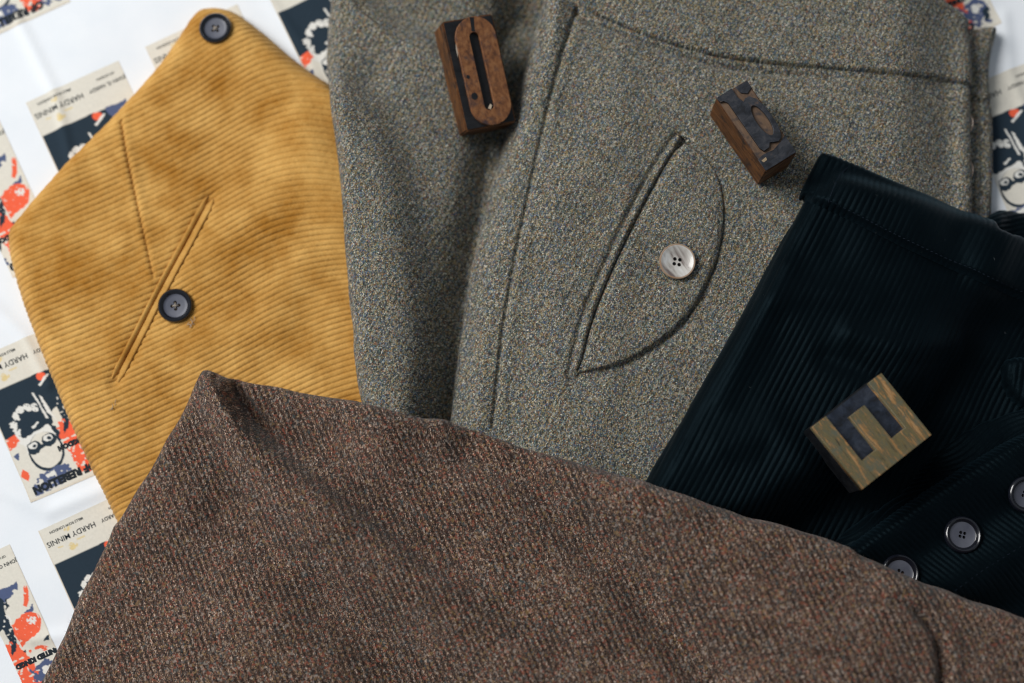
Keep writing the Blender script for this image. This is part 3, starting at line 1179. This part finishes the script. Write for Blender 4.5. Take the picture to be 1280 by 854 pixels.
layer("belt_loop", black, [(1252, 458), (1262, 447), (1290, 446), (1400, 440), (1400, 525), (1290, 514), (1268, 503), (1256, 484)], .050, .006, .0045, .00045, M_BLACK, None,
      (lambda px, py: (px * .9 + .1 * py) / 7, .0006, 2.4), blur=2)
layer("fly_fold", black, [(1020, 712), (1050, 672), (1085, 645), (1130, 618), (1160, 580), (1195, 548), (1240, 523), (1290, 508), (1400, 500), (1400, 720), (1020, 780)],
      .050, .008, .010, .00048, M_BLACK,
      lambda px, py, X, Y: .003 * np.sin((px * .5 + py * .86) / 16) + .001 * value_noise(px, py, 40, 58), (fold_phase, .0007, 2.4), blur=3)
layer("fly_placket", black, [(1020, 720), (1062, 684), (1100, 655), (1160, 613), (1225, 572), (1285, 538), (1400, 506), (1400, 860), (1020, 860)],
      .058, .0090, .0042, .00048, M_BLACK, lambda px, py, X, Y: .0008 * value_noise(px, py, 60, 59),
      (lambda px, py: (.66 * px - .75 * py + 2 * value_noise(px, py, 60, 60)) / 6.6, .0006, 2.4), blur=3)
for bx, by, sp in ((1202, 669, 30), (1280, 618, 20), (1124, 717, 10)):
    button(B_BLACK, (bx, by), .068, black, (M_THREAD_DARK, 'pair'), sp, 1.06, .0010)
stitches("stitching", [(1192, 740), (1230, 712), (1285, 678)], 14, black, M_THREAD_NAVY, .066, .5, .00018, .0004)

# ------------------------------------------------------------------ brown tweed
brown = empty("tweed_garment", (*unproj((500, 760), 0), 0), "brown heather tweed garment folded to a point across the foreground", "garment", "folded trousers")
BP = [(246, 478), (252, 465), (258, 462), (270, 466), (283, 472), (292, 470), (310, 476), (380, 489), (450, 500), (570, 530), (700, 572), (800, 600), (900, 634), (1000, 665), (1100, 705), (1190, 742),
      (1290, 778), (1370, 810), (1370, 1010), (-60, 1010), (10, 930), (50, 854), (100, 748), (148, 645), (198, 566), (228, 512)]


def brown_extra(px, py, X, Y):
    z = .0016 * value_noise(px, py, 150, 71) + .0005 * value_noise(px, py, 50, 72)
    # deep crease leaving the tip, opening into a long hollow
    d, s, t = linedist(px, py, [(284, 464), (291, 486), (309, 514), (345, 548), (392, 582), (510, 674), (615, 756), (740, 850)])
    z_h = .0062 - .0022 * smooth(.3, .7, t)
    z = z - .0085 * np.exp(-(d / (5 + 30 * t)) ** 2) * (1 - smooth(.04, .30, t)) - z_h * np.exp(-(d / np.where(s < 0, 9 + 50 * smooth(0, .3, t), 10 + 30 * smooth(0, .3, t))) ** 2) * (1 - .5 * smooth(.6, 1, t))
    z = z + .0045 * np.where(s > 0, 1, -1) * np.exp(-(d / 60) ** 2) * smooth(4, 22, d) * (1 - smooth(.45, .95, t))
    d, s, t = linedist(px, py, [(262, 466), (270, 477), (280, 484)])
    z = z - .0040 * np.exp(-(d / 3.5) ** 2) * (1 - smooth(.5, 1, t))
    # long ridge running down to the right
    d, s, t = linedist(px, py, [(266, 480), (278, 510), (302, 545), (431, 661), (563, 757), (672, 845), (760, 920)])
    # steep on its upper right flank, gentle on the lower left
    sg = np.where(s < 0, 14 + 14 * smooth(0, .3, t) + 20 * smooth(.3, .8, t), 24 + 26 * smooth(0, .4, t))
    z = z + .0095 * np.exp(-(d / sg) ** 2)
    d, s, t = linedist(px, py, [(280, 640), (400, 750), (500, 840), (560, 900)])
    z = z - .0060 * np.exp(-(d / 34) ** 2)
    d, s, t = linedist(px, py, [(200, 620), (300, 710), (420, 830)])
    z = z + .0030 * np.exp(-(d / 40) ** 2)
    # second swell and hollow on its upper right
    d, s, t = linedist(px, py, [(470, 580), (600, 680), (740, 800)])
    z = z + .0035 * np.exp(-(d / 36) ** 2)
    d, s, t = linedist(px, py, [(590, 560), (650, 590), (700, 640), (800, 740), (880, 850)])
    z = z - .0095 * np.exp(-(d / 28) ** 2)
    d, s, t = linedist(px, py, [(760, 620), (900, 700), (1080, 800)])
    z = z + .006 * np.exp(-(d / 70) ** 2)
    # rises towards the lower right
    z = z + .004 * smooth(500, 1250, px + .3 * (py - 600))
    d, s, t = linedist(px, py, [(1100, 752), (1128, 768), (1148, 792), (1155, 830), (1158, 900)])
    z = z - .0045 * np.exp(-(d / 6) ** 2) * smooth(0, .25, t) + .002 * np.exp(-((d - 16) / 12) ** 2)
    return z


def brown_bulk(px, py):
    # the legs are folded under, so the bundle stays thick where nothing lies below it
    d = ((px - 255) * 391 + (py - 463) * 205) / 441
    return .002 + .020 * smooth(0, 230, d) + .022 * smooth(500, 1100, px)


B_CLOTH = layer("cloth", brown, BP, .034, .0120, .0085, .0006, M_BROWN, brown_extra, blur=9, dil=5, bulk=brown_bulk, wavy=2.2)


# ------------------------------------------------------------------ loose fibres standing off the wool
def fibres(name, src, parent, n, length, mat, seed, width=.00005, stand=.8):
    r = np.random.default_rng(seed)
    me = src.data
    V = np.empty(len(me.vertices) * 3)
    me.vertices.foreach_get("co", V)
    V = V.reshape(-1, 3)
    N = np.empty(len(me.vertices) * 3)
    me.vertices.foreach_get("normal", N)
    N = N.reshape(-1, 3)
    px, py = proj(V[:, 0], V[:, 1], V[:, 2])
    ok = np.nonzero((px > -30) & (px < 1310) & (py > -30) & (py < 884))[0]
    # more of them where the cloth turns away at its edges
    wgt = 1 + 5 * (1 - np.clip(N[ok, 2], 0, 1))
    pick = r.choice(ok, n, p=wgt / wgt.sum())
    P, Nn = V[pick], N[pick]
    d = Nn * stand + r.normal(0, .6, (n, 3))
    d /= np.linalg.norm(d, axis=1, keepdims=True)
    bend = r.normal(0, .5, (n, 3))
    side = np.cross(d, r.normal(0, 1, (n, 3)))
    side /= np.linalg.norm(side, axis=1, keepdims=True)
    ln = length * r.uniform(.4, 1.2, n)[:, None]
    pts = []
    for k in range(4):
        t = k / 3
        c = P - Nn * .0001 + d * ln * t + bend * ln * t * t * .6
        wd = width * (1 - .8 * t)
        pts += [c - side * wd / 2, c + side * wd / 2]
    VV = np.stack(pts, 1).reshape(-1, 3)
    b0 = (np.arange(n) * 8)[:, None]
    Fq = np.concatenate([b0 + np.array([2 * k, 2 * k + 1, 2 * k + 3, 2 * k + 2]) for k in range(3)])
    o = new_mesh(name, VV, Fq, mat, parent)
    o["kind"] = "stuff"
    return o


for src, par, mt, n, sd in ((G_LEG, grey, M_GREY, 5000, 1), (G_PANEL, grey, M_GREY, 7000, 2), (G_WAIST, grey, M_GREY, 2500, 3), (G_FLY, grey, M_GREY, 1200, 4), (B_CLOTH, brown, M_BROWN, 14000, 5)):
    fibres("wool_fuzz", src, par, n, .0011, mt, sd)
fibres("pile_fuzz", GOLD_BODY, gold, 5000, .0007, M_GOLD, 6)
fibres("lint", BLACK_BODY, black, 45, .0016, M_LINT, 7, .00009, .25)
fibres("lint", BLACK_WAIST, black, 30, .0014, M_LINT, 8, .00009, .25)

# ------------------------------------------------------------------ wooden type
W_SIDE = wood("brown_wood", [(.36, lin(40, 25, 14)), (.5, lin(86, 52, 24)), (.64, lin(118, 76, 38))], (60, 60, 420), lin(30, 26, 26), .56, .7)
W_O = wood("orange_brown_wood", [(.36, lin(84, 52, 33)), (.5, lin(122, 78, 46)), (.64, lin(142, 98, 62))], (420, 260, 420), lin(62, 46, 46), .52, .68, swirl=.1)
W_INK = wood("inked_wood", [(.36, lin(26, 28, 33)), (.5, lin(42, 45, 52)), (.66, lin(62, 62, 66))], (200, 300, 200), lin(96, 74, 60), .62, .74, .42)
W_INKB = wood("black_inked_wood", [(.3, lin(14, 15, 18)), (.6, lin(26, 28, 32)), (.8, lin(40, 42, 46))], (200, 300, 200), None, rough=.4)
W_TAN = wood("tan_stained_wood", [(.3, lin(70, 54, 44)), (.55, lin(104, 82, 64)), (.8, lin(122, 100, 82))], (300, 90, 300), lin(52, 46, 46), .5, .66)
W_E = wood("olive_wood", [(.34, lin(52, 50, 40)), (.43, lin(108, 94, 60)), (.5, lin(80, 80, 62)), (.57, lin(142, 104, 60)), (.66, lin(166, 132, 92))], (560, 70, 200), lin(84, 86, 72), .54, .66)
W_BLUE = wood("blue_inked_wood", [(.36, lin(16, 20, 28)), (.5, lin(30, 37, 50)), (.66, lin(48, 55, 68))], (200, 200, 200), lin(72, 64, 58), .66, .78, .42)


def curve_mesh(name, loops, depth, bevel, mat, z):
    """flat outline with holes, extruded and slightly bevelled; top at z"""
    cu = bpy.data.curves.new(name, 'CURVE')
    cu.dimensions = '2D'
    cu.fill_mode = 'BOTH'
    cu.extrude = depth / 2
    cu.bevel_depth = bevel
    cu.offset = -bevel
    cu.bevel_resolution = 1
    for lp in loops:
        s = cu.splines.new('POLY')
        s.points.add(len(lp) - 1)
        for p, q in zip(s.points, lp):
            p.co = (q[0], q[1], 0, 1)
        s.use_cyclic_u = True
    t = bpy.data.objects.new("t", cu)
    C.objects.link(t)
    dg = bpy.context.evaluated_depsgraph_get()
    me = bpy.data.meshes.new_from_object(t.evaluated_get(dg))
    bpy.data.objects.remove(t)
    me.transform(Matrix.Translation((0, 0, z - depth / 2 - bevel)))
    me.materials.clear()
    me.materials.append(mat)
    me.name = name
    o = bpy.data.objects.new(name, me)
    C.objects.link(o)
    return o


def rounded_box(name, L, W, z0, z1, mat, bev=.0006, top=None):
    bm = bmesh.new()
    bmesh.ops.create_cube(bm, size=1)
    for v in bm.verts:
        v.co = Vector((v.co.x * W, v.co.y * L, z0 + (v.co.z + .5) * (z1 - z0)))
    bmesh.ops.bevel(bm, geom=bm.edges[:], offset=bev, segments=2, affect='EDGES')
    o = bm_obj(name, bm, mat)
    if top:
        o.data.materials.append(top)
        for p in o.data.polygons:
            if p.center.z > z1 - bev * .9 and p.normal.z > .5:
                p.material_index = 1
    return o


def block(corners, ztop, H, lean, label):
    """corners on the photo: top-left, top-right, bottom-right, bottom-left of the printing face"""
    P = unproj(np.array(corners, float), ztop)
    c = P.mean(0)
    xd = (P[1] - P[0] + P[2] - P[3]) / 2
    yd = (P[0] - P[3] + P[1] - P[2]) / 2
    W, L = np.linalg.norm(xd), np.linalg.norm(yd)
    ang = math.atan2(-yd[0], yd[1])
    e = empty("type_block", (0, 0, 0), label, "letterpress block", "wooden letterpress blocks")
    e.rotation_mode = 'QUATERNION'
    n = Vector((lean[0], lean[1], 1)).normalized()
    q = Vector((0, 0, 1)).rotation_difference(n) @ Matrix.Rotation(ang, 3, 'Z').to_quaternion()
    e.rotation_quaternion = q
    top = Vector((c[0], c[1], ztop))
    e.location = top - q @ Vector((0, 0, H))
    return e, L, W


def put(o, e):
    o.parent = e
    return o


def rest(corners, H, it=4):
    z = .05
    for _ in range(it):
        p = unproj(np.mean(np.array(corners, float), 0), z)
        z = height_at(p) + H + .0002
    return z


# the O
HB = .0215
oc = [(551, 31), (617, 20), (650, 148), (585, 159)]
oz = rest(oc, HB) + .001
e, L, W = block(oc, oz, HB, (.26, -.17), "worn wooden letter block with a raised brown O on the grey trousers")
put(rounded_box("body", L, W, 0, HB - .0024, W_SIDE, .0007, W_INKB), e)


def stadium(cx, y0, y1, r, n=14):
    pts = []
    for k in range(n + 1):
        a = math.pi * k / n
        pts.append((cx + r * math.cos(a), y1 - r + r * math.sin(a)))
    for k in range(n + 1):
        a = math.pi + math.pi * k / n
        pts.append((cx + r * math.cos(a), y0 + r + r * math.sin(a)))
    return pts


put(curve_mesh("letter", [stadium(.06 * W, -L * .495, L * .495, W * .395), stadium(.03 * W, -L * .355, L * .355, W * .095)[::-1]], .0020, .00018, W_O, HB), e)
put(curve_mesh("paper_scrap", [[(-.28 * W, .40 * L), (-.25 * W, .42 * L), (-.33 * W, .20 * L), (-.36 * W, .16 * L), (-.355 * W, .24 * L)]], .0003, .00003, plain("pale_edge", lin(170, 160, 146), .8), HB - .0014), e)
put(curve_mesh("chip", [[(.0 * W, -.335 * L), (.06 * W, -.30 * L), (.09 * W, -.315 * L), (.05 * W, -.35 * L)]], .0004, .00004, plain("pale_chip", lin(200, 186, 164), .8), HB - .0012), e)
for sx, sy, sr in ((-.22, -.21, .062), (-.26, -.03, .034)):
    put(curve_mesh("ink_spot", [[(sx * W + sr * W * math.cos(a), sy * L + sr * W * 1.1 * math.sin(a)) for a in np.linspace(0, 6.283, 15)[:-1]]], .00005, .00001, W_INKB, HB + .00008), e)
put(curve_mesh("ink_stroke", [[(.02 * W, .49 * L), (.10 * W, .485 * L), (.07 * W, .40 * L), (.06 * W, .36 * L), (.0 * W, .365 * L)]], .00005, .00001, W_INKB, HB + .00008), e)

# the b
bc = [(895, 122), (934, 99), (997.5, 190.5), (957.5, 213.5)]
bz = rest(bc, .0225)
HB2 = .0225
e, L, W = block(bc, bz, HB2, (0, 0), "dark inked wooden letter block with a lowercase b beside the black corduroy")
put(rounded_box("body", L, W, 0, HB2 - .0014, W_SIDE, .0005, W_TAN), e)
U = lambda x, y: ((x - .5) * W, (.5 - y) * L)
outer = [(.02, .005), (.50, .0), (.50, .12), (.56, .20), (.66, .175), (.78, .18), (.89, .24), (.965, .34), (.99, .46), (.985, .60), (.94, .70), (.86, .765), (.74, .785), (.62, .765),
         (.52, .745), (.44, .79), (.26, .795), (.21, .74), (.205, .40), (.20, .12), (.12, .075), (.03, .07)]
counter = [(.70 + .165 * math.cos(a), .49 + .20 * math.sin(a)) for a in np.linspace(0, 6.283, 25)[:-1]]
put(curve_mesh("letter", [[U(*p) for p in outer][::-1], [U(*p) for p in counter]], .0011, .00012, W_INK, HB2), e)
put(curve_mesh("shoulder", [[U(*p) for p in [(.01, .835), (.2, .82), (.5, .835), (.8, .80), (.99, .76), (.99, .99), (.01, .99)]][::-1]], .0005, .0001, W_INK, HB2 - .0007), e)
put(curve_mesh("shoulder", [[U(*p) for p in [(.62, .01), (.99, .01), (.99, .10), (.8, .14), (.66, .10)]][::-1]], .0005, .0001, W_INK, HB2 - .0007), e)
put(curve_mesh("pale_edge", [[U(*p) for p in [(.06, .87), (.22, .86), (.2, .895), (.09, .90)]][::-1]], .00005, .00001, plain("tan_scuff", lin(150, 130, 104), .8), HB2 - .0005), e)

# the E
ec = [(1012.5, 532.5), (1103.5, 467), (1165, 543.5), (1078, 613)]
HB3 = .0215
ez = rest(ec, HB3)
e, L, W = block(ec, ez, HB3, (0, 0), "square wooden letter block with an olive brown E on the black corduroy")
put(rounded_box("body", L, W, 0, HB3 - .0038, W_INKB, .0005, W_BLUE), e)
eo = [(0.004, .004), (.205, .004), (.205, .715), (.405, .715), (.405, .19), (.62, .19), (.62, .725), (.815, .725), (.815, .004), (.996, .004), (.996, .996), (.004, .996)]
put(curve_mesh("letter", [[U(*p) for p in eo][::-1]], .0037, .00022, W_E, HB3), e)
